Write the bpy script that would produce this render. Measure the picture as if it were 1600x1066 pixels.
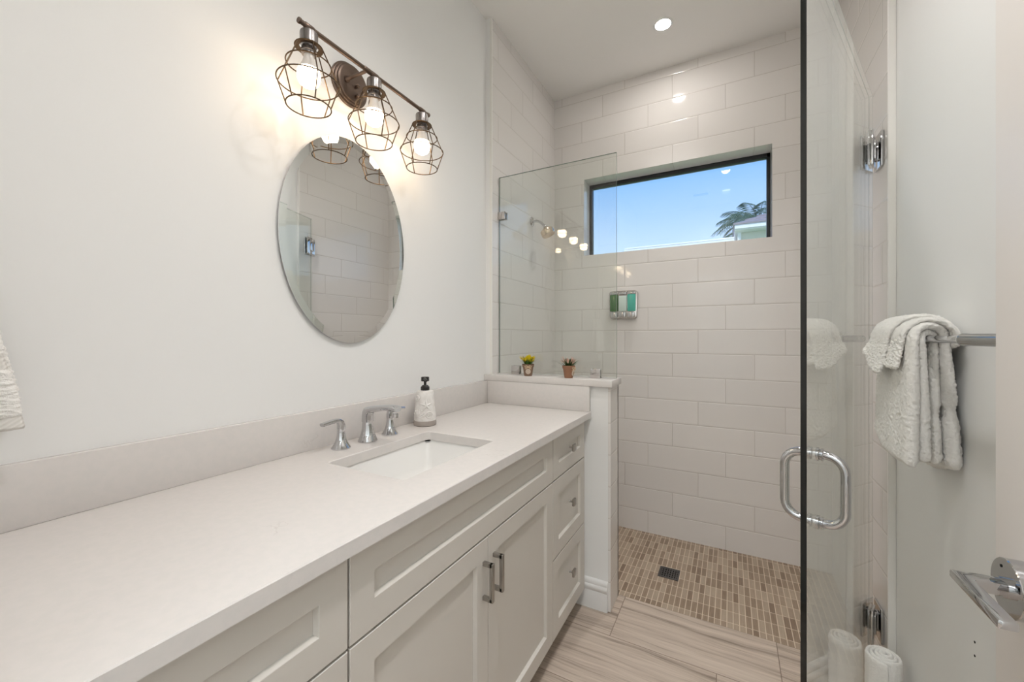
import bpy, bmesh, math, random
from mathutils import Vector, Matrix
from math import pi, sin, cos, radians, atan2, sqrt

for o in list(bpy.data.objects):
    bpy.data.objects.remove(o, do_unlink=True)
SC = bpy.context.scene
COL = SC.collection

# ------------------------------------------------------------------ camera
cam = bpy.data.cameras.new('camera')
cam.sensor_width = 36.0
cam.lens = 627.34 / 1600 * 36.0
cam.shift_y = -(533.0 - 526.87) / 1600
cam.clip_start = 0.01
cam_o = bpy.data.objects.new('camera', cam)
COL.objects.link(cam_o)
cam_o.location = (0, 0, 1.2675)
cam_o.rotation_euler = (pi / 2, 0, radians(28.5183))
SC.camera = cam_o

# ------------------------------------------------------------------ colour management
SC.view_settings.view_transform = 'Standard'
SC.view_settings.look = 'None'
SC.view_settings.gamma = 1
SC.view_settings.use_curve_mapping = False
SC.view_settings.exposure = 0.50

# ------------------------------------------------------------------ sky and sun
W = bpy.data.worlds.new('sky')
SC.world = W
W.use_nodes = True
nt = W.node_tree
nt.nodes.clear()
wo = nt.nodes.new('ShaderNodeOutputWorld')
bg = nt.nodes.new('ShaderNodeBackground')
tc = nt.nodes.new('ShaderNodeTexCoord')
sp = nt.nodes.new('ShaderNodeSeparateXYZ')
rp = nt.nodes.new('ShaderNodeValToRGB')
nt.links.new(tc.outputs['Generated'], sp.inputs[0])
nt.links.new(sp.outputs['Z'], rp.inputs[0])
e = rp.color_ramp.elements
e[0].position = 0.0; e[0].color = (0.47, 0.60, 0.77, 1)
e[1].position = 0.7; e[1].color = (0.06, 0.20, 0.56, 1)
m_ = rp.color_ramp.elements.new(0.20); m_.color = (0.40, 0.535, 0.73, 1)
m_ = rp.color_ramp.elements.new(0.40); m_.color = (0.11, 0.31, 0.66, 1)
nt.links.new(rp.outputs[0], bg.inputs[0])
bg.inputs[1].default_value = 1.25
nt.links.new(bg.outputs[0], wo.inputs[0])
sun = bpy.data.lights.new('sun', 'SUN')
sun.energy = 2.2
sun.angle = 0.01
sun.color = (1.0, 0.95, 0.87)
sun_o = bpy.data.objects.new('sun', sun)
COL.objects.link(sun_o)
sun_o.rotation_euler = (radians(48), 0, radians(-35))

# lamp strengths (shower lens and vanity bulbs, plus added room and hall fill)
L_SHOWER = 150.0
L_SHOWER_SPOT = 22.0
L_ROOM_FILL = 35.0      # watts of each added, unseen spot over the vanity aisle
L_HALL_FILL = 7.5  # added hall panel, soft fill through the doorway
L_BULB = 18.5


# ================================================================== helpers
def srgb(r, g, b):
    def f(c):
        c /= 255.0
        return c / 12.92 if c <= 0.04045 else ((c + 0.055) / 1.055) ** 2.4
    return (f(r), f(g), f(b), 1)


class N:
    """tiny node-tree writer"""
    def __init__(s, name):
        s.m = bpy.data.materials.new(name)
        s.m.use_nodes = True
        s.t = s.m.node_tree
        s.t.nodes.clear()
        s.out = s.t.nodes.new('ShaderNodeOutputMaterial')

    def n(s, typ, **kw):
        x = s.t.nodes.new('ShaderNode' + typ)
        for k, v in kw.items():
            setattr(x, k, v)
        return x

    def put(s, sock, v):
        if isinstance(v, bpy.types.NodeSocket):
            s.t.links.new(v, sock)
        else:
            sock.default_value = v

    def math(s, op, a, b=0.0, c=None):
        x = s.n('Math', operation=op)
        s.put(x.inputs[0], a)
        s.put(x.inputs[1], b)
        if c is not None:
            s.put(x.inputs[2], c)
        return x.outputs[0]

    def smooth(s, v, a, b, lo=0.0, hi=1.0):
        x = s.n('MapRange', interpolation_type='SMOOTHSTEP')
        s.put(x.inputs[0], v)
        for i, q in zip((1, 2, 3, 4), (a, b, lo, hi)):
            x.inputs[i].default_value = q
        return x.outputs[0]

    def mix(s, f, a, b):
        x = s.n('Mix', data_type='RGBA')
        s.put(x.inputs[0], f)
        s.put(x.inputs[6], a)
        s.put(x.inputs[7], b)
        return x.outputs[2]

    def ramp(s, f, stops):
        x = s.n('ValToRGB')
        s.put(x.inputs[0], f)
        el = x.color_ramp.elements
        while len(el) < len(stops):
            el.new(0.5)
        for q, (p, c) in zip(el, stops):
            q.position = p
            q.color = c
        return x.outputs[0]

    def coord(s, kind='Object'):
        return s.n('TexCoord').outputs[kind]

    def xyz(s, v):
        x = s.n('SeparateXYZ')
        s.put(x.inputs[0], v)
        return x.outputs

    def vec(s, a, b, c):
        x = s.n('CombineXYZ')
        for i, q in enumerate((a, b, c)):
            s.put(x.inputs[i], q)
        return x.outputs[0]

    def noise(s, v, scale, detail=3.0, rough=0.55):
        x = s.n('TexNoise')
        s.put(x.inputs['Vector'], v)
        x.inputs['Scale'].default_value = scale
        x.inputs['Detail'].default_value = detail
        x.inputs['Roughness'].default_value = rough
        return x.outputs[0]

    def scalev(s, v, k):
        x = s.n('VectorMath', operation='MULTIPLY')
        s.put(x.inputs[0], v)
        x.inputs[1].default_value = k
        return x.outputs[0]

    def white(s, v):
        x = s.n('TexWhiteNoise', noise_dimensions='3D')
        s.put(x.inputs['Vector'], v)
        return x.outputs[0]

    def bump(s, h, dist, strength=1.0):
        x = s.n('Bump')
        s.put(x.inputs['Height'], h)
        x.inputs['Distance'].default_value = dist
        x.inputs['Strength'].default_value = strength
        return x.outputs[0]

    def bsdf(s, col, rough=0.5, metal=0.0, normal=None, spec=0.5, **kw):
        b = s.n('BsdfPrincipled')
        s.put(b.inputs['Base Color'], col)
        s.put(b.inputs['Roughness'], rough)
        s.put(b.inputs['Metallic'], metal)
        b.inputs['Specular IOR Level'].default_value = spec
        if normal is not None:
            s.put(b.inputs['Normal'], normal)
        for k, v in kw.items():
            s.put(b.inputs[k.replace('_', ' ')], v)
        s.t.links.new(b.outputs[0], s.out.inputs[0])
        return s.m


def plain(name, col, rough=0.5, metal=0.0, noise=None, spec=0.5, amp=0.0, **kw):
    w = N(name)
    c = w.coord()
    nrm = None
    colr = col
    if noise:
        h = w.noise(c, noise[0], 4)
        nrm = w.bump(h, noise[1], noise[2] if len(noise) > 2 else 0.4)
    if amp:
        f = w.noise(c, 6.0, 4)
        colr = w.mix(f, tuple(x * (1 - amp) for x in col[:3]) + (1,), tuple(min(1, x * (1 + amp)) for x in col[:3]) + (1,))
    return w.bsdf(colr, rough, metal, nrm, spec, **kw)


def emit(name, col, k):
    w = N(name)
    x = w.n('Emission')
    x.inputs[0].default_value = col
    x.inputs[1].default_value = k
    w.t.links.new(x.outputs[0], w.out.inputs[0])
    return w.m


def glass(name, tint, rough=0.0, base=0.04):
    """clear pane: transparent body with a mirror reflection that grows at grazing angles"""
    w = N(name)
    lw = w.n('LayerWeight')
    lw.inputs['Blend'].default_value = 0.5
    p = w.math('POWER', lw.outputs['Facing'], 5.0)
    f = w.math('MULTIPLY_ADD', p, 1 - base, base)
    tr = w.n('BsdfTransparent')
    tr.inputs[0].default_value = tint
    gl = w.n('BsdfGlossy')
    gl.inputs['Roughness'].default_value = rough
    gl.inputs[0].default_value = (1, 1, 1, 1)
    mx = w.n('MixShader')
    w.put(mx.inputs[0], f)
    w.t.links.new(tr.outputs[0], mx.inputs[1])
    w.t.links.new(gl.outputs[0], mx.inputs[2])
    w.t.links.new(mx.outputs[0], w.out.inputs[0])
    return w.m


# ---- tile and floor patterns (world-placed surfaces keep their origin at 0)
TH, TW = 0.1467, 0.4455


def tile_mat(name, axis, col=(233, 229, 225), grout=(196, 189, 181)):
    w = N(name)
    x, y, z = w.xyz(w.coord())
    h = x if axis == 'x' else y
    zr = w.math('DIVIDE', w.math('ADD', z, 0.010), TH)
    row = w.math('FLOOR', zr)
    fz = w.math('FRACT', zr)
    u = w.math('SUBTRACT', w.math('DIVIDE', w.math('ADD', h, 0.0247), TW), w.math('DIVIDE', row, 3.0))
    cu = w.math('FLOOR', u)
    fu = w.math('FRACT', u)
    dz = w.math('MULTIPLY', w.math('MINIMUM', fz, w.math('SUBTRACT', 1.0, fz)), TH)
    du = w.math('MULTIPLY', w.math('MINIMUM', fu, w.math('SUBTRACT', 1.0, fu)), TW)
    d = w.math('MINIMUM', du, dz)
    g = w.smooth(d, 0.0007, 0.0016)
    rnd = w.white(w.vec(cu, row, 3.0))
    c1 = w.mix(rnd, srgb(*[q - 3 for q in col]), srgb(*[min(255, q + 2) for q in col]))
    c = w.mix(g, srgb(*grout), c1)
    hh = w.smooth(d, 0.0004, 0.006)
    wav = w.noise(w.coord(), 5.0, 2)
    h2 = w.math('MULTIPLY_ADD', wav, 0.12, hh)
    tilt = w.math('MULTIPLY', w.math('SUBTRACT', rnd, 0.5), w.math('MULTIPLY', fu, 0.25))
    h3 = w.math('ADD', h2, tilt)
    return w.bsdf(c, w.smooth(g, 0, 1, 0.6, 0.07), 0.0, w.bump(h3, 0.0012, 0.7), 0.5)


def plank_mat():
    w = N('wood_look_floor_tile')
    x, y, z = w.xyz(w.coord())
    PH, PW = 0.293, 0.617
    yr = w.math('DIVIDE', w.math('SUBTRACT', y, 1.695), PH)
    row = w.math('FLOOR', yr)
    fy = w.math('FRACT', yr)
    u = w.math('ADD', w.math('DIVIDE', w.math('ADD', x, 0.449), PW), w.math('MULTIPLY', row, 0.655))
    cu = w.math('FLOOR', u)
    fu = w.math('FRACT', u)
    d = w.math('MINIMUM', w.math('MULTIPLY', w.math('MINIMUM', fy, w.math('SUBTRACT', 1.0, fy)), PH),
               w.math('MULTIPLY', w.math('MINIMUM', fu, w.math('SUBTRACT', 1.0, fu)), PW))
    g = w.smooth(d, 0.0008, 0.0020)
    rnd = w.white(w.vec(cu, row, 1.0))
    # streaks run along x, wander slightly
    bend = w.math('MULTIPLY', w.noise(w.vec(w.math('MULTIPLY', x, 2.2), w.math('MULTIPLY', y, 5.0), rnd), 1.0, 2), 0.05)
    yy = w.math('ADD', w.math('ADD', y, bend), w.math('MULTIPLY', rnd, 7.0))
    v1 = w.vec(w.math('MULTIPLY', x, 0.9), w.math('MULTIPLY', yy, 26.0), rnd)
    v2 = w.vec(w.math('MULTIPLY', x, 5.0), w.math('MULTIPLY', yy, 150.0), rnd)
    n1 = w.noise(v1, 1.0, 4, 0.6)
    n2 = w.noise(v2, 1.0, 3, 0.6)
    s = w.math('MULTIPLY_ADD', n2, 0.45, w.math('MULTIPLY', n1, 0.65))
    c = w.ramp(s, [(0.36, srgb(120, 106, 94)), (0.45, srgb(162, 147, 133)), (0.54, srgb(190, 174, 159)), (0.70, srgb(208, 193, 178))])
    c = w.mix(g, srgb(130, 112, 98), c)
    hh = w.math('ADD', w.smooth(d, 0.0004, 0.003), w.math('MULTIPLY', n2, 0.15))
    return w.bsdf(c, w.smooth(n1, 0.2, 0.8, 0.42, 0.32), 0.0, w.bump(hh, 0.0008, 0.6), 0.5)


def mosaic_mat():
    w = N('stone_mosaic')
    x, y, z = w.xyz(w.coord())
    PX, PY = 0.0247, 0.0820
    xr = w.math('DIVIDE', w.math('ADD', x, 0.013), PX)
    yr = w.math('DIVIDE', w.math('SUBTRACT', y, 1.948), PY)
    cx = w.math('FLOOR', xr)
    cy = w.math('FLOOR', yr)
    fx = w.math('FRACT', xr)
    fy = w.math('FRACT', yr)
    d = w.math('MINIMUM', w.math('MULTIPLY', w.math('MINIMUM', fx, w.math('SUBTRACT', 1.0, fx)), PX),
               w.math('MULTIPLY', w.math('MINIMUM', fy, w.math('SUBTRACT', 1.0, fy)), PY))
    g = w.smooth(d, 0.0011, 0.0023)
    rnd = w.white(w.vec(cx, cy, 2.0))
    st = w.noise(w.vec(w.math('MULTIPLY', x, 240.0), w.math('MULTIPLY', y, 14.0), rnd), 1.0, 3)
    f = w.math('MULTIPLY_ADD', st, 0.45, w.math('MULTIPLY', rnd, 0.6))
    c = w.ramp(f, [(0.12, srgb(124, 103, 85)), (0.4, srgb(150, 130, 110)), (0.62, srgb(166, 147, 127)), (0.9, srgb(178, 161, 141))])
    c = w.mix(g, srgb(214, 197, 176), c)
    return w.bsdf(c, w.smooth(g, 0, 1, 0.75, 0.42), 0.0, w.bump(w.smooth(d, 0.0006, 0.003), 0.0012, 0.7), 0.5)


def terry_mat(name, col):
    w = N(name)
    c = w.coord()
    n1 = w.noise(c, 420.0, 3, 0.7)
    n2 = w.noise(c, 150.0, 2, 0.6)
    h = w.math('ADD', n1, w.math('MULTIPLY', n2, 0.8))
    cc = w.mix(w.smooth(n2, 0.3, 0.7), tuple(q * 0.96 for q in col[:3]) + (1,), col)
    m = w.bsdf(cc, 0.95, 0.0, w.bump(h, 0.003, 0.65), 0.1)
    for n in w.t.nodes:
        if n.type == 'BSDF_PRINCIPLED':
            n.inputs['Sheen Weight'].default_value = 0.25
    return m


def band_mat(name, col):
    w = N(name)
    x, y, z = w.xyz(w.coord())
    st = w.math('FRACT', w.math('MULTIPLY', w.math('ADD', z, w.math('MULTIPLY', y, -0.7)), 130.0))
    h = w.math('ABSOLUTE', w.math('SUBTRACT', st, 0.5))
    return w.bsdf(w.mix(h, tuple(q * 0.9 for q in col[:3]) + (1,), col), 0.8, 0.0, w.bump(h, 0.002, 0.8), 0.2)


def quartz_mat():
    w = N('white_quartz')
    c = w.coord()
    n1 = w.noise(c, 3.2, 5, 0.62)
    vein = w.smooth(w.math('ABSOLUTE', w.math('SUBTRACT', n1, 0.5)), 0.0, 0.006, 1.0, 0.0)
    gate = w.smooth(w.noise(c, 9.0, 2), 0.58, 0.74)
    sp_ = w.noise(c, 60.0, 3)
    base = w.mix(w.smooth(sp_, 0.35, 0.65), srgb(219, 215, 211), srgb(222, 217, 213))
    col = w.mix(w.math('MULTIPLY', w.math('MULTIPLY', vein, gate), 0.32), base, srgb(186, 178, 172))
    return w.bsdf(col, 0.2, 0.0, None, 0.5)


def ceramic_mat():
    w = N('carved_ceramic')
    c = w.coord()
    n1 = w.noise(c, 55.0, 3)
    return w.bsdf(w.mix(w.smooth(n1, 0.3, 0.7), srgb(226, 222, 217), srgb(238, 235, 231)), 0.55, 0.0, w.bump(n1, 0.002, 0.5), 0.4)


def brushed(name, col, rough=0.3, axis=2):
    w = N(name)
    k = [300.0, 300.0, 300.0]
    k[axis] = 6.0
    n1 = w.noise(w.scalev(w.coord(), tuple(k)), 1.0, 2)
    return w.bsdf(col, w.smooth(n1, 0.2, 0.8, rough - 0.06, rough + 0.08), 1.0, w.bump(n1, 0.0003, 0.3))


def mirror_mat():
    w = N('mirror_silver')
    n1 = w.noise(w.coord(), 2.0, 2)
    return w.bsdf(w.mix(n1, (0.86, 0.88, 0.87, 1), (0.88, 0.89, 0.885, 1)), 0.0, 1.0, None, 0.5)


M = dict(
    paint=plain('wall_paint', srgb(238, 238, 236), 0.6, noise=(90, 0.0006, 0.25), spec=0.3),
    ceil=plain('ceiling_paint', srgb(247, 245, 241), 0.8, noise=(70, 0.0006, 0.2), spec=0.2),
    trim=plain('trim_paint', srgb(235, 234, 232), 0.35, noise=(40, 0.0002, 0.1)),
    doorp=plain('door_paint', srgb(236, 231, 226), 0.4, noise=(40, 0.0002, 0.1)),
    cab=plain('cabinet_paint', srgb(210, 205, 197), 0.38, noise=(60, 0.0002, 0.1)),
    gapm=plain('cabinet_carcass_paint', srgb(190, 184, 176), 0.6, noise=(60, 0.0002, 0.1)),  # carcass paint, slightly darker than the fronts
    edge=plain('tile_edge_trim', srgb(238, 236, 231), 0.35, noise=(40, 0.0002, 0.1)),
    tilex=tile_mat('wall_tile_along_x', 'x'),
    tiley=tile_mat('wall_tile_along_y', 'y'),
    plank=plank_mat(), mosaic=mosaic_mat(), quartz=quartz_mat(),
    porcelain=plain('porcelain', srgb(240, 239, 236), 0.08, noise=(3, 0.0003, 0.05)),
    chrome=plain('chrome', (0.58, 0.58, 0.59, 1), 0.05, 1.0, noise=(8, 0.0002, 0.05)),
    nickel=brushed('brushed_nickel', (0.42, 0.40, 0.375, 1), 0.3),
    steel=brushed('polished_steel', (0.58, 0.55, 0.53, 1), 0.14, 0),
    satin=brushed('satin_nickel_head', (0.62, 0.52, 0.42, 1), 0.22, 0),
    bronze=brushed('gunmetal_bronze', (0.17, 0.125, 0.10, 1), 0.34, 1),
    socket=brushed('gunmetal_socket', (0.30, 0.28, 0.27, 1), 0.3, 2),
    wire=brushed('bronze_wire', (0.105, 0.07, 0.042, 1), 0.42, 2),
    black=plain('black_frame', srgb(30, 33, 36), 0.35, noise=(50, 0.0002, 0.1)),
    blackp=plain('black_plastic', srgb(28, 25, 24), 0.3, noise=(50, 0.0002, 0.1)),
    mirror=mirror_mat(),
    glass=glass('clear_shower_glass', (0.955, 0.972, 0.957, 1)),
    gedge=plain('dark_glass_edge', srgb(12, 17, 15), 0.06, noise=(4, 0.0003, 0.05), spec=0.7),
    gedgel=plain('pale_glass_edge', srgb(126, 140, 130), 0.08, noise=(4, 0.0003, 0.05), spec=0.7),
    wpane=glass('window_glass', (0.96, 0.98, 0.99, 1), base=0.055),
    terry=terry_mat('white_terry', srgb(252, 250, 245)),
    band=band_mat('woven_band', srgb(236, 233, 227)),
    ceramic=ceramic_mat(),
    stoneb=plain('ceramic_base_grey', srgb(170, 160, 152), 0.45, noise=(60, 0.001, 0.4), amp=0.2),
    pot=plain('brown_pot', srgb(132, 106, 86), 0.7, noise=(120, 0.001, 0.3), amp=0.1),
    terra=plain('terracotta_pot', srgb(150, 108, 82), 0.75, noise=(120, 0.001, 0.3), amp=0.08),
    twine=plain('raffia_bow', srgb(214, 188, 156), 0.8, noise=(200, 0.001, 0.4), amp=0.1),
    tag=plain('round_paper_tag', srgb(226, 211, 194), 0.7, noise=(80, 0.0003, 0.2), amp=0.06),
    soil=plain('moss', srgb(60, 58, 30), 0.9, noise=(150, 0.003, 0.6), amp=0.3),
    yellow=plain('yellow_petals', srgb(238, 214, 20), 0.55, noise=(150, 0.001, 0.3), amp=0.15),
    pink=plain('pale_pink_petals', srgb(216, 180, 160), 0.6, noise=(150, 0.001, 0.3), amp=0.12),
    leaf=plain('green_leaves', srgb(66, 104, 34), 0.5, noise=(90, 0.001, 0.3), amp=0.3),
    leaf2=plain('grey_green_leaves', srgb(70, 92, 52), 0.5, noise=(90, 0.001, 0.3), amp=0.3),
    gsoap=plain('green_soap', srgb(52, 104, 44), 0.15, noise=(20, 0.0003, 0.1), amp=0.12),
    wsoap=plain('clear_white_soap', srgb(206, 222, 214), 0.15, noise=(20, 0.0003, 0.1), amp=0.03),
    tsoap=plain('teal_soap', srgb(88, 184, 166), 0.15, noise=(20, 0.0003, 0.1), amp=0.06),
    grate=plain('dark_drain_grate', srgb(104, 102, 102), 0.35, 0.8, noise=(60, 0.0003, 0.2)),
    void=plain('drain_dark', srgb(10, 10, 10), 0.9, noise=(60, 0.0003, 0.2)),
    lens=emit('downlight_lens', (1.0, 0.955, 0.91, 1), L_SHOWER),
    lens2=emit('added_room_spot_lens', (1.0, 0.965, 0.92, 1), 1.5),  # dim lens of the added room spots
    lens3=emit('added_hall_fill_glow', (0.88, 0.95, 1.0, 1), L_HALL_FILL),  # glow of the added hall fill panel
    bulb=emit('lit_bulb', (1.0, 0.76, 0.52, 1), L_BULB),
    bulbneck=plain('bulb_collar', srgb(236, 230, 222), 0.3, noise=(20, 0.0002, 0.1)),
    stucco=plain('pale_stucco', srgb(214, 216, 200), 0.9, noise=(40, 0.01, 0.4), amp=0.08),
    fascia=plain('white_fascia', srgb(240, 243, 243), 0.6, noise=(30, 0.002, 0.1)),
    roof=plain('grey_roof_tile', srgb(150, 143, 148), 0.8, noise=(6, 0.03, 0.6), amp=0.25),
    palm=plain('palm_green', srgb(92, 122, 108), 0.6, noise=(20, 0.01, 0.3), amp=0.3),
    trunk=plain('palm_trunk', srgb(120, 108, 92), 0.9, noise=(12, 0.03, 0.6), amp=0.25),
    lawn=plain('lawn_grass', srgb(120, 142, 82), 0.9, noise=(9, 0.02, 0.5), amp=0.25),
    hallw=plain('hall_paint', srgb(228, 227, 224), 0.6, noise=(90, 0.0006, 0.25)),
)


# ---- shapes: each adds geometry (world coordinates) to a bmesh
def new():
    return bmesh.new()


def merge(bm, src):
    me = bpy.data.meshes.new('tmp')
    src.to_mesh(me)
    src.free()
    bm.from_mesh(me)
    bpy.data.meshes.remove(me)


def box(bm, x0, x1, y0, y1, z0, z1, bev=0.0, seg=2, rot=None, piv=None):
    t = bmesh.new()
    bmesh.ops.create_cube(t, size=1.0)
    for v in t.verts:
        v.co = Vector(((x0 + x1) / 2 + v.co.x * (x1 - x0), (y0 + y1) / 2 + v.co.y * (y1 - y0), (z0 + z1) / 2 + v.co.z * (z1 - z0)))
    if bev:
        bmesh.ops.bevel(t, geom=t.edges[:], offset=bev, segments=seg, profile=0.5, affect='EDGES')
    if rot is not None:
        p = Vector(piv)
        for v in t.verts:
            v.co = p + rot @ (v.co - p)
    merge(bm, t)


def frame_of(d):
    d = d.normalized()
    a = Vector((0, 0, 1)) if abs(d.z) < 0.9 else Vector((1, 0, 0))
    u = d.cross(a).normalized()
    return u, d.cross(u).normalized()


def tube(bm, pts, r, n=12, closed=False, caps=True):
    pts = [Vector(p) for p in pts]
    m = len(pts)
    rs = r if isinstance(r, (list, tuple)) else [r] * m
    rings = []
    u = None
    for i, p in enumerate(pts):
        if closed:
            d = pts[(i + 1) % m] - pts[i - 1]
        elif i == 0:
            d = pts[1] - p
        elif i == m - 1:
            d = p - pts[i - 1]
        else:
            d = (pts[i + 1] - p).normalized() + (p - pts[i - 1]).normalized()
        d.normalize()
        if u is None:
            u, w = frame_of(d)
        else:
            u = (u - d * u.dot(d)).normalized()
            w = d.cross(u)
        rings.append([bm.verts.new(p + (u * cos(2 * pi * k / n) + w * sin(2 * pi * k / n)) * rs[i]) for k in range(n)])
    for i in range(m if closed else m - 1):
        a, b = rings[i], rings[(i + 1) % m]
        for k in range(n):
            bm.faces.new((a[k], a[(k + 1) % n], b[(k + 1) % n], b[k]))
    if caps and not closed:
        bm.faces.new(rings[0][::-1])
        bm.faces.new(rings[-1])


def lathe(bm, prof, c, ax=(0, 0, 1), n=32, cap0=True, cap1=True):
    """prof: (radius, height) pairs along axis ax from point c"""
    c = Vector(c)
    ax = Vector(ax).normalized()
    u, w = frame_of(ax)
    rings = []
    for r, h in prof:
        if r < 1e-6:
            rings.append([bm.verts.new(c + ax * h)])
        else:
            rings.append([bm.verts.new(c + ax * h + (u * cos(2 * pi * k / n) + w * sin(2 * pi * k / n)) * r) for k in range(n)])
    for a, b in zip(rings[:-1], rings[1:]):
        if len(a) == 1 and len(b) == 1:
            continue
        for k in range(n):
            k2 = (k + 1) % n
            if len(a) == 1:
                bm.faces.new((a[0], b[k2], b[k]))
            elif len(b) == 1:
                bm.faces.new((a[k], a[k2], b[0]))
            else:
                bm.faces.new((a[k], a[k2], b[k2], b[k]))
    if cap0 and len(rings[0]) > 1:
        bm.faces.new(rings[0][::-1])
    if cap1 and len(rings[-1]) > 1:
        bm.faces.new(rings[-1])


def ball(bm, c, r, sx=1, sy=1, sz=1, n=20):
    t = bmesh.new()
    bmesh.ops.create_uvsphere(t, u_segments=n, v_segments=n // 2 + 2, radius=r)
    for v in t.verts:
        v.co = Vector((c[0] + v.co.x * sx, c[1] + v.co.y * sy, c[2] + v.co.z * sz))
    merge(bm, t)


def prism(bm, poly, axis, a, b, bev=0.0):
    """extrude a polygon (two coords in the remaining axes, in order) along axis from a to b"""
    t = bmesh.new()

    def P(p, q):
        if axis == 0:
            return Vector((q, p[0], p[1]))
        if axis == 1:
            return Vector((p[0], q, p[1]))
        return Vector((p[0], p[1], q))
    va = [t.verts.new(P(p, a)) for p in poly]
    vb = [t.verts.new(P(p, b)) for p in poly]
    k = len(poly)
    t.faces.new(va)
    t.faces.new(vb[::-1])
    for i in range(k):
        t.faces.new((va[i], vb[i], vb[(i + 1) % k], va[(i + 1) % k]))
    bmesh.ops.recalc_face_normals(t, faces=t.faces[:])
    if bev:
        bmesh.ops.bevel(t, geom=t.edges[:], offset=bev, segments=2, profile=0.5, affect='EDGES')
    merge(bm, t)


def rrect(x0, x1, y0, y1, r, n=5):
    out = []
    for cx, cy, a in ((x1 - r, y1 - r, 0), (x0 + r, y1 - r, 90), (x0 + r, y0 + r, 180), (x1 - r, y0 + r, 270)):
        for k in range(n + 1):
            t = radians(a + 90 * k / n)
            out.append((cx + r * cos(t), cy + r * sin(t)))
    return out


def obj(name, bm, mat, parent=None, smooth=True, ang=40, recalc=True):
    if recalc:
        bmesh.ops.recalc_face_normals(bm, faces=bm.faces[:])
    if parent is not None:
        p = parent
        off = Vector((0, 0, 0))
        while p is not None:
            off += p.location
            p = p.parent
        bmesh.ops.translate(bm, verts=bm.verts[:], vec=-off)
    me = bpy.data.meshes.new(name)
    bm.to_mesh(me)
    bm.free()
    mats = mat if isinstance(mat, (list, tuple)) else [mat]
    for m in mats:
        me.materials.append(m)
    if smooth:
        me.shade_smooth()
        me.set_sharp_from_angle(angle=radians(ang))
    o = bpy.data.objects.new(name, me)
    COL.objects.link(o)
    if parent is not None:
        o.parent = parent
    return o


def thing(name, label, cat, loc=(0, 0, 0), group=None):
    o = bpy.data.objects.new(name, None)
    o.empty_display_size = 0.05
    COL.objects.link(o)
    o.location = loc
    o['label'] = label
    o['category'] = cat
    if group:
        o['group'] = group
    return o


def tag(o, label, cat, group=None):
    o['label'] = label
    o['category'] = cat
    if group:
        o['group'] = group
    return o


def struct(name, bm, mat, label=None, cat=None, parent=None, smooth=False):
    o = obj(name, bm, mat, parent, smooth)
    if parent is None:
        o['kind'] = 'structure'
        if label:
            o['label'] = label
        if cat:
            o['category'] = cat
    return o


# ================================================================== the room
XL, XR = -1.158, 0.500          # painted side walls
TL, TR = -1.122, 0.480          # tiled side walls
YF, YB, YS = -0.100, 2.712, 1.840
ZC = 2.981
DX0, DX1, DZ = -0.45, 0.42, 2.06   # doorway behind the camera

b = new(); box(b, XL - .1, XR + .1, -2.3, 1.988, -0.1, 0.0)
fl = struct('floor', b, M['plank'], 'beige wood-look plank tile floor between vanity and shower', 'floor')
b = new(); box(b, TL - .05, TR + .05, 1.988, YB + .05, -0.1, -0.002)
struct('floor_shower', b, M['mosaic'], 'beige stone mosaic floor of the walk-in shower', 'floor')
b = new(); box(b, XL - .1, XR + .1, -2.3, YB + .15, ZC, ZC + .1)
struct('ceiling', b, M['ceil'], 'flat white painted ceiling', 'ceiling')
b = new(); box(b, XL - .1, XL, -2.3, YS, 0, ZC)
struct('wall_left', b, M['paint'], 'white painted wall carrying the oval mirror and vanity light', 'wall')
b = new(); box(b, XR, XR + .1, -2.3, YS, 0, ZC)
wr = struct('wall_right', b, M['paint'], 'white painted wall carrying the towel bar', 'wall')
b = new()
for zz in (0.558, 0.526):
    lathe(b, [(0.0028, -0.0004), (0.0028, 0.0008), (0.0, 0.0010)], (XR, 1.334, zz), (-1, 0, 0), 10)
obj('screw_hole', b, M['void'], wr)
b = new(); box(b, XL - .1, TL, YS, YB + .15, -0.05, ZC)
struct('wall_shower_left', b, [M['tiley']], 'tiled left wall of the shower with the shower head', 'wall')
b = new(); box(b, TR, XR + .1, YS, YB + .15, -0.05, ZC)
struct('wall_shower_right', b, [M['tiley']], 'tiled right wall of the shower beside the glass door hinges', 'wall')
# bright edge trims where tile meets paint
b = new(); box(b, TL - .012, TL + .0015, YS - .003, YS + .004, 1.068, ZC, 0.0015)
struct('trim_1', b, M['edge'], 'slim white tile edge strip on the left above the half wall', 'trim')
b = new(); box(b, XL, TL - .012, YS - .002, YS + .003, 1.068, ZC)
struct('trim_3', b, M['paint'], 'painted return beside the left tile edge strip', 'trim')
b = new(); box(b, TR - .0015, XR, YS - .004, YS + .004, 0.0, ZC, 0.0015)
struct('trim_2', b, M['edge'], 'slim white tile edge strip on the right beside the towel bar', 'trim')

# back wall with the window opening
WX0, WX1, WZ0, WZ1, WY = -0.900, 0.210, 1.838, 2.369, 2.838
b = new()
box(b, TL - .05, WX0, YB, YB + .15, -0.05, ZC)
box(b, WX1, TR + .05, YB, YB + .15, -0.05, ZC)
box(b, WX0, WX1, YB, YB + .15, -0.05, WZ0)
box(b, WX0, WX1, YB, YB + .15, WZ1, ZC)
struct('wall_back', b, M['tilex'], 'tiled back wall of the shower around the high window', 'wall')
b = new()
fw = 0.026
box(b, WX0, WX1, WY, WY + .04, WZ1 - fw, WZ1, .002)
box(b, WX0, WX1, WY, WY + .04, WZ0, WZ0 + 0.008, .001)
box(b, WX0, WX0 + .020, WY, WY + .04, WZ0, WZ1, .002)
box(b, WX1 - .018, WX1, WY, WY + .04, WZ0, WZ1, .002)
win = struct('window_1', b, M['black'], 'wide black-framed fixed window high in the shower', 'window', smooth=True)
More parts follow.
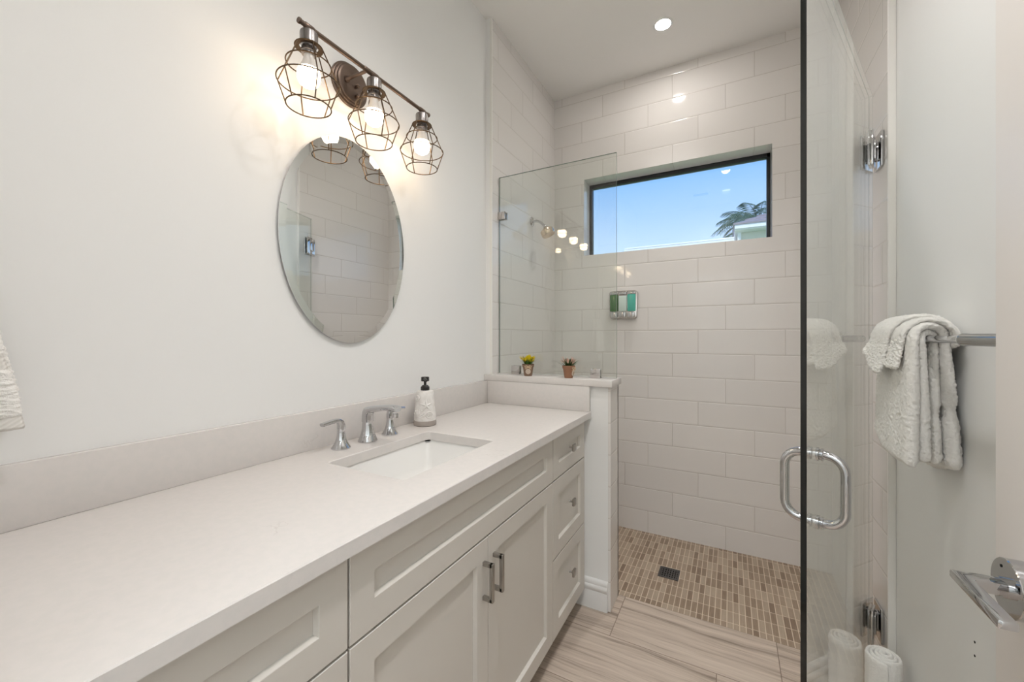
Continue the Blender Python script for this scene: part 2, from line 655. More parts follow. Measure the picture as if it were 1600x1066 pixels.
b = new(); box(b, WX0 + .01, WX1 - .01, WY + .016, WY + .022, WZ0 + .003, WZ1 - .01)
struct('pane', b, M['wpane'], parent=win)

# front wall with the doorway the picture is taken from, and the hall behind
b = new()
box(b, XL, DX0, YF - .12, YF, 0, ZC)
box(b, DX1, XR, YF - .12, YF, 0, ZC)
box(b, DX0, DX1, YF - .12, YF, DZ, ZC)
struct('wall_front', b, M['paint'], 'white wall with the doorway, behind the viewpoint', 'wall')
b = new(); box(b, XL - .1, XR + .1, -2.4, -2.3, 0, ZC)
struct('wall_hall', b, M['hallw'], 'white hall wall beyond the doorway', 'wall')
# baseboards
BB = [(0, 0), (0.015, 0), (0.015, 0.078), (0.0125, 0.084), (0.0165, 0.092), (0.0175, 0.1), (0.0165, 0.108),
      (0.0115, 0.113), (0.0125, 0.117), (0.011, 0.128), (0.006, 0.135), (0, 0.137)]
b = new(); prism(b, [(YS - p, z) for p, z in BB], 0, -0.75, -0.4955)
struct('baseboard_half_wall', b, M['trim'], 'white moulded baseboard at the foot of the half wall', 'baseboard', smooth=True)
b = new(); prism(b, [(XR - p, z) for p, z in BB], 1, 0.95, YS - .004)
struct('baseboard_right', b, M['trim'], 'white moulded baseboard under the towel bar', 'baseboard', smooth=True)

# half wall
HX = -0.4827
b = new(); box(b, XL, HX - .012, YS, 1.972, 0, 1.037)
hw = struct('wall_half', b, M['paint'], 'low painted half wall between vanity and shower', 'wall')
b = new(); box(b, HX - .012, HX, YS - .001, 1.984, 0, 1.037, .001); box(b, TL, HX, 1.972, 1.985, -.01, 1.037)
struct('tile_facing', b, M['tilex'], parent=hw)
b = new(); box(b, XL, -0.472, 1.818, 1.999, 1.037, 1.068, .002)
tag(obj('ledge_cap', b, M['quartz']), 'white quartz cap on top of the half wall under the glass panel', 'ledge')

# ------------------------------------------------------------------ ceiling fittings
def downlight(x, y, r, mat, label, spot=0, cone=146):
    t = thing('recessed_downlight', label, 'ceiling light', (x, y, ZC))
    b = new(); lathe(b, [(r, 0.001), (r * 1.04, -0.003), (r * 1.32, -0.0035), (r * 1.36, -0.002), (r * 1.36, 0.001)], (x, y, ZC), (0, 0, 1), 40, False, False)
    obj('trim_ring', b, M['trim'], t)
    b = new(); lathe(b, [(0, -0.0015), (r, -0.0015), (r, 0.0005)], (x, y, ZC), (0, 0, 1), 40, False, False)
    obj('lens', b, mat, t)
    if spot:
        l = bpy.data.lights.new('spot', 'SPOT')
        l.energy = spot
        l.color = (1.0, 0.978, 0.972)
        l.spot_size = radians(cone)
        l.spot_blend = 1.0
        l.shadow_soft_size = r
        lo = bpy.data.objects.new('lamp', l)
        COL.objects.link(lo)
        lo.parent = t
        lo.location = (0, 0, -.012)


downlight(-0.323, 2.327, 0.038, M['lens'], 'lit round recessed ceiling light over the shower', L_SHOWER_SPOT, 84)
downlight(-0.04, 1.10, 0.042, M['lens2'], 'added unseen ceiling spot that brightens the vanity aisle', L_ROOM_FILL)  # added out of view to brighten counter, floor and right wall
downlight(-0.04, 0.42, 0.042, M['lens2'], 'added unseen ceiling spot that brightens the room just inside the doorway', L_ROOM_FILL)  # second added spot, out of view
t = thing('added_hall_fill_panel', 'added unseen fill light panel in the hall behind the doorway', 'ceiling light', (-.1, -1.3, ZC))  # added and unseen; its glow fills the room from the doorway
b = new(); box(b, -.82, .42, -1.87, -.73, ZC - .03, ZC - .001, .003); obj('housing', b, M['trim'], t)
b = new(); box(b, -.80, .40, -1.85, -.75, ZC - .033, ZC - .0302); obj('diffuser', b, M['lens3'], t)

t = thing('ceiling_vent', 'white louvred air vent in the ceiling, mirrored in the window', 'vent', (-.31, .41, ZC))
b = new(); box(b, -.40, -.22, .36, .37, ZC - .008, ZC); box(b, -.40, -.22, .45, .46, ZC - .008, ZC); box(b, -.40, -.39, .37, .45, ZC - .008, ZC); box(b, -.23, -.22, .37, .45, ZC - .008, ZC)
obj('frame', b, M['trim'], t)
b = new()
for k in range(6):
    box(b, -.39, -.23, .373 + .0135 * k, .381 + .0135 * k, ZC - .006, ZC - .003, rot=Matrix.Rotation(0.5, 3, 'X'), piv=(0, .377 + .0135 * k, ZC - .0045))
obj('louvres', b, M['grate'], t)

# ------------------------------------------------------------------ vanity
CF = -0.597        # face of doors and drawers
CT, CU = 0.9175, 0.8875


def shaker(x, y0, y1, z0, z1, fw, name, parent):
    b = new()
    d, c = 0.011, 0.0035
    th = 0.02

    def V(px, py, pz):
        return b.verts.new((px, py, pz))

    def ring(px, a):
        return [V(px, y0 + a, z0 + a), V(px, y1 - a, z0 + a), V(px, y1 - a, z1 - a), V(px, y0 + a, z1 - a)]
    R = [ring(x - th, 0), ring(x - .0012, 0), ring(x, .0012), ring(x, fw - .0008), ring(x - .0008, fw), ring(x - d, fw + c)]
    for p, q in zip(R[:-1], R[1:]):
        for k in range(4):
            b.faces.new((p[k], p[(k + 1) % 4], q[(k + 1) % 4], q[k]))
    b.faces.new(R[-1])
    b.faces.new(R[0][::-1])
    return obj(name, b, M['cab'], parent, ang=20)


def knob(parent, y, z):
    k = new()
    lathe(k, [(0.0055, 0), (0.0045, 0.004), (0.0045, 0.016)], (CF, y, z), (1, 0, 0), 14)
    box(k, CF + .016, CF + .026, y - .0145, y + .0145, z - .0145, z + .0145, .0022)
    obj('knob', k, M['nickel'], parent)


def pull(parent, y, z0, z1):
    k = new()
    r = .0055
    box(k, CF, CF + .030, y - r, y + r, z1 - 2 * r, z1, .001)
    box(k, CF, CF + .030, y - r, y + r, z0, z0 + 2 * r, .001)
    box(k, CF + .022, CF + .033, y - r, y + r, z0, z1, .001)
    obj('handle', k, M['nickel'], parent)


def carcass(y0, y1, t, name='drawers'):
    b = new()
    ya, yb_ = y0 + .0005, y1 - .0005
    box(b, XL + .002, CF - .021, ya, ya + .017, .092, .8865)
    box(b, XL + .002, CF - .021, yb_ - .017, yb_, .092, .8865)
    box(b, XL + .002, CF - .021, ya, yb_, .092, .110)
    box(b, XL + .002, XL + .010, ya, yb_, .092, .8865)
    box(b, CF - .041, CF - .021, ya, yb_, .868, .8865)
    box(b, CF - .041, CF - .021, ya, yb_, .700, .722)
    if name == 'drawers':
        box(b, CF - .041, CF - .021, ya, yb_, .395, .416)
    else:
        box(b, CF - .041, CF - .021, .945, .975, .092, .7)
    box(b, XL + .002, CF - .075, y0 + .0005, y1 - .0005, 0, .092)
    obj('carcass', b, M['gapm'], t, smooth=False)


GAP = .0022
# right-hand drawer unit
t = thing('drawer_cabinet', 'white three-drawer cabinet between sink cabinet and half wall', 'cabinet', (-.88, 1.61, 0))
carcass(1.428, 1.812, t)
for z0, z1, kz in ((.713, .880, .803), (.408, .708, .574), (.095, .403, .277)):
    dr = shaker(CF, 1.428 + GAP, 1.806, z0, z1, .057, 'drawer', t)
    knob(dr, 1.608, kz)
b = new(); box(b, CF - .03, CF - .012, 1.808, 1.839, .092, .8865)
obj('filler_strip', b, M['cab'], t, smooth=False)
# sink unit
t = thing('sink_cabinet', 'white cabinet under the sink with two panelled doors', 'cabinet', (-.88, .96, 0))
carcass(.490, 1.428, t, 'doors')
shaker(CF, .490 + GAP, 1.428 - GAP, .713, .880, .057, 'false_front', t)
d = shaker(CF, .490 + GAP, .960 - GAP / 2, .095, .708, .057, 'door', t)
pull(d, .934, .545, .650)
d = shaker(CF, .960 + GAP / 2, 1.428 - GAP, .095, .708, .057, 'door', t)
pull(d, .988, .545, .650)
# left-hand unit, running out of the picture
t = thing('drawer_cabinet', 'white drawer cabinet nearest the viewer, left of the sink cabinet', 'cabinet', (-.88, .19, 0))
carcass(-.098, .490, t)
for z0, z1, kz in ((.713, .880, .803), (.408, .708, .574), (.095, .403, .277)):
    dr = shaker(CF, -.095, .490 - GAP, z0, z1, .057, 'drawer', t)
    knob(dr, .197, kz)

# worktop with a rounded rectangular cut-out
SX0, SX1, SY0, SY1 = -.988, -.702, .737, 1.162


def plate_with_hole(b, outer, hole, z0, z1, ease=.002):
    t = bmesh.new()
    lay = []
    for z, a in ((z0, 0), (z1 - ease, 0), (z1, ease)):
        x0, x1, y0, y1 = outer
        o = [t.verts.new((px, py, z)) for px, py in ((x1 - a, y1), (x0, y1), (x0, y0), (x1 - a, y0))]
        h = [t.verts.new((px, py, z)) for px, py in rrect(hole[0] - a, hole[1] + a, hole[2] - a, hole[3] + a, .016, 5)]
        lay.append((o, h))
    for (o, h), (o2, h2) in zip(lay[:-1], lay[1:]):
        for k in range(4):
            t.faces.new((o[k], o[(k + 1) % 4], o2[(k + 1) % 4], o2[k]))
        m = len(h)
        for k in range(m):
            t.faces.new((h[k], h2[k], h2[(k + 1) % m], h[(k + 1) % m]))
    for (o, h) in (lay[0], lay[-1]):
        m = len(h) // 4
        for k in range(4):
            seg = h[k * m:(k + 1) * m]
            for i in range(m - 1):
                t.faces.new((o[k], seg[i], seg[i + 1]))
            nx = h[((k + 1) * m) % len(h)]
            t.faces.new((o[k], seg[-1], nx, o[(k + 1) % 4]))
    bmesh.ops.recalc_face_normals(t, faces=t.faces[:])
    merge(b, t)


b = new(); plate_with_hole(b, (XL + .0005, -.575, YF + .0005, YS - .0005), (SX0, SX1, SY0, SY1), CU, CT)
tag(obj('countertop', b, M['quartz'], ang=25), 'long white quartz countertop over the vanity cabinets', 'countertop')
b = new(); box(b, XL + .0005, XL + .020, YF + .0005, YS - .001, CT + .0003, 1.0365, .0012)
tag(obj('backsplash', b, M['quartz']), 'long low quartz backsplash along the mirror wall', 'backsplash')
b = new(); box(b, XL + .0205, -.578, YS - .020, YS - .0005, CT + .0003, 1.0365, .0012)
tag(obj('backsplash', b, M['quartz']), 'short quartz side splash against the half wall', 'backsplash')

# under-mounted basin
t = thing('sink', 'white rectangular undermount sink sunk in the quartz countertop', 'sink', (-.845, .95, .76))
b = new()
lv = [(.012, .8790, .03), (-.010, .8790, .02), (-.008, .872, .024), (-.003, .80, .03), (.012, .772, .04), (.04, .7655, .045), (.10, .762, .04)]
rings = []
for a, z, r in lv:
    if a == .012 and z > .87:
        q = rrect(SX0 - .012, SX1 + .012, SY0 - .012, SY1 + .012, r)
    else:
        q = rrect(SX0 + a, SX1 - a, SY0 + a, SY1 - a, r)
    rings.append([b.verts.new((px, py, z)) for px, py in q])
for p, q in zip(rings[:-1], rings[1:]):
    for k in range(len(p)):
        b.faces.new((p[k], p[(k + 1) % len(p)], q[(k + 1) % len(p)], q[k]))
b.faces.new(rings[-1])
o = obj('basin', b, M['porcelain'], t, ang=60)
md = o.modifiers.new('wall_thickness', 'SOLIDIFY'); md.thickness = .008; md.offset = -1
b = new(); lathe(b, [(.022, .7625), (.022, .7645), (.016, .7655), (.013, .764), (0, .764)], (-.845, .95, 0), (0, 0, 1), 24)
obj('drain', b, M['chrome'], t)

# widespread faucet
t = thing('faucet', 'chrome widespread faucet behind the sink, spout with two lever handles', 'faucet', (-1.075, .955, CT))


def flare(bm, x, y, r0, r1, h):
    prof = []
    for k in range(11):
        s = k / 10
        prof.append((r1 + (r0 - r1) * (1 - s) ** 2.6, .004 + (h - .004) * s))
    lathe(bm, [(r0 * .98, 0), (r0, .0015), (r0, .004)] + prof[1:], (x, y, CT), (0, 0, 1), 12)


def sweep(bm, pts, secs):
    """secs: list of (half_width_u, half_width_v, u, v) with corners rounded by 12-gon superellipse"""
    rings = []
    for p, (a, c, u, v) in zip(pts, secs):
        p = Vector(p); u = Vector(u); v = Vector(v)
        ring = []
        for k in range(16):
            th = 2 * pi * k / 16
            cx, cy = cos(th), sin(th)
            f = (abs(cx) ** 3.2 + abs(cy) ** 3.2) ** (-1 / 3.2)
            ring.append(bm.verts.new(p + u * (a * f * cx) + v * (c * f * cy)))
        rings.append(ring)
    for r1, r2 in zip(rings[:-1], rings[1:]):
        for k in range(16):
            bm.faces.new((r1[k], r1[(k + 1) % 16], r2[(k + 1) % 16], r2[k]))
    bm.faces.new(rings[0][::-1])
    bm.faces.new(rings[-1])


fx, fy = -1.072, .956
b = new()
flare(b, fx, fy, .032, .0175, .075)
pts, secs = [], []
Yv = (0, 1, 0)
for dx, dz, ang, hw_, ht in ((0, .066, 90, .017, .017), (0, .086, 90, .017, .0165), (.0015, .096, 74, .017, .0165), (.006, .1035, 45, .017, .0155),
                             (.015, .108, 18, .017, .0125), (.036, .1125, 9, .0168, .0112), (.075, .118, 7, .0165, .0105), (.105, .121, 3, .016, .0105),
                             (.126, .1205, -8, .016, .0105), (.137, .117, -26, .0155, .0085)):
    pts.append((fx + dx, fy, CT + dz))
    a = radians(ang)
    secs.append((hw_, ht, Yv, (-sin(a), 0, cos(a))))
sweep(b, pts, secs)
lathe(b, [(.0095, 0), (.0095, .012), (.008, .013)], (fx + .126, fy, CT + .092), (0, 0, 1), 16)
obj('spout', b, M['chrome'], t, ang=28)
for sy, yy in ((-1, .852), (1, 1.058)):
    b = new()
    flare(b, fx - .002, yy, .029, .0115, .066)
    pts, secs = [], []
    for dy, dz, ang, hw_, ht in ((0, .062, 90, .011, .0105), (0, .074, 90, .011, .0105), (.003, .083, 65, .011, .0095), (.010, .089, 30, .0108, .0075),
                                 (.024, .0905, 0, .0105, .006), (.045, .0885, -5, .010, .0055), (.068, .086, -5, .0095, .005)):
        a = radians(ang)
        pts.append((fx - .002, yy + sy * dy, CT + dz))
        secs.append((hw_, ht, (1, 0, 0), (0, -sy * sin(a), cos(a))))
    sweep(b, pts, secs)
    obj('lever_handle', b, M['chrome'], t, ang=28)

# counter soap bottle with carved sea shells
bx, by = -1.072, 1.245
t = thing('soap_dispenser', 'white carved ceramic soap bottle with black pump beside the faucet', 'soap dispenser', (bx, by, CT))
b = new()
lathe(b, [(.040, 0), (.0435, .002), (.0445, .010), (.0435, .020), (.041, .021)], (bx, by, CT), (0, 0, 1), 36)
obj('base_band', b, M['stoneb'], t)
b = new()
lathe(b, [(.0425, .019), (.0435, .028), (.0415, .050), (.038, .085), (.0345, .118), (.034, .130), (.031, .136), (.016, .138), (.014, .138)], (bx, by, CT), (0, 0, 1), 40)


def on_bottle(az, z, h=.001):
    r = .0435 - (.0435 - .034) * max(0, (z - .028)) / .102 + h
    return Vector((bx + r * cos(az), by + r * sin(az), CT + z))


A0 = atan2(-by, -bx)            # side that faces the room and the viewer
for k in range(5):              # starfish
    th = 2 * pi * k / 5 + .35
    c0 = (A0 + .12, .082)
    tube(b, [on_bottle(c0[0] + s * .026 * cos(th) / .038, c0[1] + s * .026 * sin(th), .0005) for s in (0, .5, 1)], [.0050, .0036, .0012], 8)
for k0, cz, rr in ((A0 + .38, .044, .015), (A0 - .95, .108, .012)):   # coiled shells
    tube(b, [on_bottle(k0 + (rr * (1 - s / 26)) * cos(s * .62) / .042, cz + (rr * (1 - s / 26)) * sin(s * .62), .001) for s in range(24)], [.0034 * (1 - s / 34) for s in range(24)], 8)
for k in range(7):              # scallop ribs
    th = radians(20 + 22 * k)
    c0 = (A0 - .62, .034)
    tube(b, [on_bottle(c0[0] + s * .030 * cos(th) / .042, c0[1] + s * .034 * sin(th), .0008) for s in (0.1, .55, 1)], [.0018, .0034, .0038], 8)
obj('bottle', b, M['ceramic'], t, ang=50)
b = new()
lathe(b, [(.0165, .137), (.0175, .139), (.0175, .150), (.016, .152), (.011, .158), (.0052, .159), (.0052, .173), (.0152, .174), (.016, .176), (.016, .189), (.014, .191)], (bx, by, CT), (0, 0, 1), 24)
tube(b, [(bx + .005, by - .01, CT + .184), (bx + .026, by - .026, CT + .184), (bx + .034, by - .032, CT + .179)], [.0055, .005, .004], 10)
obj('pump', b, M['blackp'], t)

# ------------------------------------------------------------------ oval mirror
my, mz, ay, az_ = .951, 1.596, .2535, .349
t = thing('oval_mirror', 'frameless oval mirror with a bright slanted edge on the left wall above the sink', 'mirror', (XL, my, mz))


def oval(b, lv, cap=True, n=96):
    rings = []
    for x, s in lv:
        rings.append([b.verts.new((x, my + (ay - s) * cos(2 * pi * k / n), mz + (az_ - s) * sin(2 * pi * k / n))) for k in range(n)])
    for p, q in zip(rings[:-1], rings[1:]):
        for k in range(n):
            b.faces.new((p[k], p[(k + 1) % n], q[(k + 1) % n], q[k]))
    if cap:
        b.faces.new(rings[-1])


b = new(); oval(b, [(XL + .001, .004), (XL + .006, .003), (XL + .0075, .0)]); obj('backing', b, M['black'], t, ang=20)
b = new(); oval(b, [(XL + .0076, .0), (XL + .0102, .0), (XL + .0110, .022)]); obj('mirror_glass', b, M['mirror'], t, ang=1)

# ------------------------------------------------------------------ three-lamp vanity light
VX, VZ, VY = -1.036, 2.1345, .9505
t = thing('vanity_light', 'bronze three-lamp bar light with wire cages above the oval mirror', 'wall light', (XL, VY, VZ))
b = new()
cz_ = VZ + .002
lathe(b, [(.073, 0), (.073, .006), (.070, .008), (.067, .0085), (.067, .014), (.064, .016), (.061, .0165), (.061, .022), (.058, .024), (.054, .0245), (0, .0245)], (XL, VY, cz_), (1, 0, 0), 48)
obj('canopy', b, M['bronze'], t)
for dy, dz in ((.012, -.004), (.012, -.038)):
    b = new(); ball(b, (XL + .031, VY + dy, cz_ + dz), .0065, n=14); lathe(b, [(.004, .024), (.004, .030)], (XL, VY + dy, cz_ + dz), (1, 0, 0), 10)
    obj('canopy_knob', b, M['bronze'], t)
b = new()
lathe(b, [(.010, .024), (.0085, .030), (.006, .034), (.0055, .05)], (XL, VY - .028, cz_), (1, 0, 0), 16)
tube(b, [(XL + .045, VY - .028, cz_), (XL + .09, VY - .028, VZ), (VX, VY - .028, VZ)], .0055, 12)
obj('arm', b, M['bronze'], t)
b = new()
tube(b, [(VX, .687, VZ), (VX, 1.222, VZ)], .0066, 16)
for y in (.687, 1.222):
    s = 1 if y < 1 else -1
    lathe(b, [(.0075, 0), (.0082, .002), (.0082, .006), (.0068, .008)], (VX, y - s * .003, VZ), (0, s, 0), 16)
for y in (.716, .9505, 1.185, VY - .028):
    lathe(b, [(.0066, -.016), (.0082, -.012), (.0082, .012), (.0066, .016)], (VX, y, VZ), (0, 1, 0), 16)
obj('bar', b, M['bronze'], t)
for ly in (.716, .9505, 1.185):
    c = (VX, ly, 0)
    b = new()
    lathe(b, [(.004, VZ - .002), (.004, 2.121), (.018, 2.120), (.0225, 2.118), (.0235, 2.114), (.0235, 2.086), (.021, 2.084), (.019, 2.078),
              (.019, 2.070), (.0205, 2.069), (.0205, 2.064), (.019, 2.063), (.019, 2.057), (.0165, 2.055)], c, (0, 0, 1), 28)
    sk = obj('socket', b, M['socket'], t)
    b = new()
    lathe(b, [(.024, 2.0795), (.036, 2.0775), (.036, 2.0755), (.024, 2.0765)], c, (0, 0, 1), 36, False, False)
    wr_ = .0018

    def ringw(r, z):
        tube(b, [(VX + r * cos(2 * pi * k / 48), ly + r * sin(2 * pi * k / 48), z) for k in range(48)], wr_, 8, closed=True)
    lv = ((.0355, 2.077), (.0575, 2.030), (.0800, 1.977), (.0575, 1.912))
    for r, z in lv:
        ringw(r, z)
    for k in range(6):
        a = 2 * pi * (k + .5) / 6 + .18
        tube(b, [(VX + r * cos(a), ly + r * sin(a), z) for r, z in (lv[0], lv[2], lv[3])], wr_, 8)
    obj('wire_cage', b, M['wire'], t)
    b = new()
    lathe(b, [(.0125, 2.058), (.0135, 2.050), (.0165, 2.036), (.0235, 2.022), (.0275, 2.014)], c, (0, 0, 1), 28, True, False)
    bn = obj('bulb', b, M['bulbneck'], t)
    b = new()
    lathe(b, [(.0275, 2.014), (.0298, 2.006), (.0302, 1.998), (.0285, 1.986), (.0235, 1.976), (.0150, 1.9695), (.006, 1.967), (0, 1.9667)], c, (0, 0, 1), 28, False, True)
    obj('bulb_globe', b, M['bulb'], bn)

# ------------------------------------------------------------------ fixed glass panel on the half wall
GY = 1.915
t = thing('glass_panel', 'clear fixed glass shower panel standing on the half wall cap', 'shower screen', (-.80, GY, 1.068))
b = new(); box(b, TL + .004, -.474, GY - .005, GY + .005, 1.071, 2.146)
for f in b.faces:
    f.material_index = 0 if abs(f.normal.y) > .5 else 1
obj('glass', b, [M['glass'], M['gedgel']], t, smooth=False)
for x0, x1, z0, z1 in ((-1.036, -.990, 1.0685, 1.114), (-.598, -.550, 1.0685, 1.114), (TL + .001, TL + .045, 1.912, 1.952)):
    b = new()
    box(b, x0, x1, GY - .017, GY - .0055, z0, z1, .0012)
    box(b, x0, x1, GY + .0055, GY + .017, z0, z1, .0012)
    if z0 < 1.5:
        box(b, x0, x1, GY - .016, GY + .016, z0 - .0005, z0 + .0025)
    else:
        box(b, x0 - .0008, x0 + .0025, GY - .016, GY + .016, z0, z1)
    obj('clamp', b, M['steel'], t)


# ------------------------------------------------------------------ flower pots on the cap
def flowerpot(name, x, y, label, potm, petal, leafm, seed, bow, nf, lean, pw):
    R = random.Random(seed)
    z = 1.068
    t = thing(name, label, 'plant', (x, y, z))
    b = new()
    lathe(b, [(.019, 0), (.0205, .001), (.0275, .046), (.0305, .0465), (.0315, .060), (.0285, .0605), (.027, .052), (0, .052)], (x, y, z), (0, 0, 1), 28)
    obj('pot', b, potm, t)
    b = new(); ball(b, (x, y, z + .050), .026, 1, 1, .35, 16); obj('moss', b, M['soil'], t)
    b = new()
    f = new()

    def blade(bm, p, d, L, wd, curl):
        d = d.normalized()
        sx = d.cross(Vector((0, 0, 1)))
        sx = sx.normalized() if sx.length > .01 else Vector((1, 0, 0))
        nn = sx.cross(d)
        prev = None
        for k in range(6):
            s = k / 5
            c = p + d * L * s + nn * curl * s * s * L
            ww = wd * (sin(pi * min(1, .12 + s * .86)) ** .7)
            v = [bm.verts.new(c - sx * ww), bm.verts.new(c + nn * wd * .3 * (1 - s)), bm.verts.new(c + sx * ww), bm.verts.new(c - nn * wd * .15)]
            if prev:
                for i in range(4):
                    bm.faces.new((prev[i], prev[(i + 1) % 4], v[(i + 1) % 4], v[i]))
            prev = v
    for k in range(64):
        a = R.uniform(0, 2 * pi)
        tl = R.uniform(.05, lean)
        p = Vector((x + .018 * tl * 1.5 * cos(a), y + .018 * tl * 1.5 * sin(a), z + .052))
        blade(b, p, Vector((sin(tl) * cos(a), sin(tl) * sin(a), cos(tl))), R.uniform(.030, .054), R.uniform(.0020, .0032), -.22)
    obj('leaves', b, leafm, t, ang=80)
    for k in range(nf):
        a = 2.4 * k + R.uniform(-.2, .2)
        tl = .08 + (lean - .1) * sqrt((k + .5) / nf)
        d = Vector((sin(tl) * cos(a), sin(tl) * sin(a), cos(tl)))
        p = Vector((x + .012 * tl * cos(a), y + .012 * tl * sin(a), z + .05)) + d * R.uniform(.020, .043)
        for q in range(5):       # tulip-like cups made of petals
            aa = 2 * pi * q / 5
            u, w = frame_of(d)
            blade(f, p + (u * cos(aa) + w * sin(aa)) * .0022, d + (u * cos(aa) + w * sin(aa)) * .16, R.uniform(.017, .022), pw, .1)
    obj('flowers', f, petal, t, ang=80)
    b = new()
    va = atan2(-y, -x) if bow == 0 else atan2(-y, -x) + 1.15
    n = Vector((cos(va), sin(va), 0)); u = Vector((-n.y, n.x, 0))
    c = Vector((x, y, z + .047)) + n * .031
    for s in (-1, 1):
        tube(b, [c, c + u * s * .008 + Vector((0, 0, .006)), c + u * s * .017 - n * .004 + Vector((0, 0, .004)), c + u * s * .014 - n * .002 + Vector((0, 0, -.004)), c], .0022, 8)
        tube(b, [c, c + u * s * .008 + Vector((0, 0, -.008)) - n * .002, c + u * s * .016 + Vector((0, 0, -.010)) - n * .006], .0018, 8)
    obj('raffia_bow', b, M['twine'], t)
    b = new()
    c = Vector((x, y, z + .024)) + n * .0235
    ax = (n + Vector((0, 0, -.15))).normalized()
    lathe(b, [(.0125, -.001), (.0130, 0), (.0130, .0015), (.0125, .002), (0, .002)], c, ax, 26)
    tg = obj('round_tag', b, M['tag'], t)
    b = new()
    u_, w_ = frame_of(ax)
    tube(b, [c + ax * .0021 + (u_ * cos(2 * pi * k / 26) + w_ * sin(2 * pi * k / 26)) * .0088 for k in range(26)], .0007, 6, closed=True)
    tube(b, [c + ax * .0021 + (u_ * cos(2 * pi * k / 16) * .0035 + w_ * sin(2 * pi * k / 16) * .0045) for k in range(16)], .0008, 6, closed=True)
    obj('tag_print', b, M['pot'], tg)


flowerpot('potted_flowers', -.916, 1.860, 'small brown pot of bright yellow flowers on the half wall cap', M['pot'], M['yellow'], M['leaf'], 4, 0, 28, .70, .0031)
flowerpot('potted_flowers', -.695, 1.860, 'small terracotta pot of pale pink flowers on the half wall cap', M['terra'], M['pink'], M['leaf2'], 9, 1, 15, .78, .0022)

# ------------------------------------------------------------------ shower fittings
t = thing('shower_head', 'chrome shower head on a curved arm, left shower wall', 'shower head', (TL, 2.33, 2.01))
b = new(); lathe(b, [(.029, 0), (.029, .003), (.024, .008), (.012, .011), (.010, .013)], (TL, 2.33, 2.010), (1, 0, 0), 28); obj('flange', b, M['chrome'], t)
b = new()
apts = [(TL + .006, 2.33, 2.010), (TL + .03, 2.332, 2.011), (TL + .05, 2.335, 2.005), (TL + .068, 2.338, 1.992), (TL + .083, 2.341, 1.975)]
tube(b, apts, .0085, 14)
ball(b, (TL + .088, 2.342, 1.969), .013, n=16)
obj('arm', b, M['chrome'], t)
b = new()
hd = Vector((.42, .03, -.91)).normalized()
lathe(b, [(.012, .0), (.020, .008), (.040, .020), (.0435, .024), (.0435, .054), (.041, .057), (.036, .056), (0, .056)], Vector((TL + .090, 2.343, 1.966)), hd, 36)
hd_o = obj('head', b, M['satin'], t)

t = thing('wall_soap_dispenser', 'chrome three-chamber soap dispenser on the shower back wall', 'soap dispenser', (-.622, YB, 1.48))
dx0, dx1, dz0, dz1 = -.716, -.528, 1.388, 1.574
b = new()
pp = []
for px, pz in rrect(dx0, dx1, dz0, dz1, .022, 6):
    k = (dz1 - pz) / (dz1 - dz0)
    pp.append((-.622 + (px + .622) * (1 - .07 * k), pz))
prism(b, pp, 1, YB - .030, YB - .0005, .003)
obj('housing', b, M['steel'], t, ang=50)
for k, (mm, wn) in enumerate(((M['gsoap'], 'green chamber'), (M['wsoap'], 'white chamber'), (M['tsoap'], 'teal chamber'))):
    x0 = -.709 + .0585 * k
    x1 = x0 + .0555
    b = new(); box(b, x0 + .001 + (.002 if k == 0 else 0), x1 - .001 - (.002 if k == 2 else 0), YB - .046, YB - .028, 1.437, (1.548 if k != 1 else 1.540), .005, 3)
    o = obj('chamber', b, mm, t); o['label'] = wn
    b = new(); box(b, x0 + .002, x1 - .002, YB - .044, YB - .028, 1.549, 1.566, .004); obj('chamber_cap', b, M['chrome'], t)
    b = new(); xc = (x0 + x1) / 2 + .003 * (1 - k)
    box(b, xc - .021, xc + .021, YB - .047, YB - .028, 1.398, 1.434, .005)
    bo = obj('push_button', b, M['chrome'], t)
    b = new(); ball(b, (xc, YB - .049, 1.412), .009, .8, .6, 1.3, 14); obj('button_emblem', b, M['steel'], bo)

t = thing('floor_drain', 'dark square metal drain grate in the mosaic shower floor', 'drain', (-.288, 2.296, 0))
b = new()
for a in ((-.339, -.237, 2.244, 2.252), (-.339, -.237, 2.340, 2.348), (-.339, -.331, 2.252, 2.340), (-.245, -.237, 2.252, 2.340)):
    box(b, a[0], a[1], a[2], a[3], -.004, .0012)
obj('frame', b, M['grate'], t, smooth=False)
b = new()
for k in range(7):
    x = -.331 + .0123 * k
    box(b, x + .003, x + .0085, 2.252, 2.340, -.004, .0008)
for k in range(5):
    y = 2.252 + .0195 * k
    box(b, -.331, -.245, y, y + .006, -.004, .0006)
obj('grate', b, M['grate'], t, smooth=False)
b = new(); box(b, -.3385, -.2375, 2.2445, 2.3475, -.0035, -.0018); obj('sump', b, M['void'], t, smooth=False)

# ------------------------------------------------------------------ glass shower door, standing open
H0 = Vector((.4538, 1.922, 0)); E0 = Vector((.1342, 1.0253, 0))
dd = (E0 - H0).normalized()
nn = Vector((-dd.y, dd.x, 0))
if nn.x < 0:
    nn = -nn
DL = (E0 - H0).length
Rz = Matrix(((dd.x, nn.x, 0), (dd.y, nn.y, 0), (0, 0, 1)))   # local (along door, out, z)


def loc(s, o, z):
    return H0 + dd * s + nn * o + Vector((0, 0, z))


def dbox(b, s0, s1, o0, o1, z0, z1, bev=0.0):
    t_ = bmesh.new(); box(t_, s0, s1, o0, o1, z0, z1, bev)
    for v in t_.verts:
        v.co = loc(v.co.x, v.co.y, v.co.z)
    bmesh.ops.recalc_face_normals(t_, faces=t_.faces[:])
    merge(b, t_)


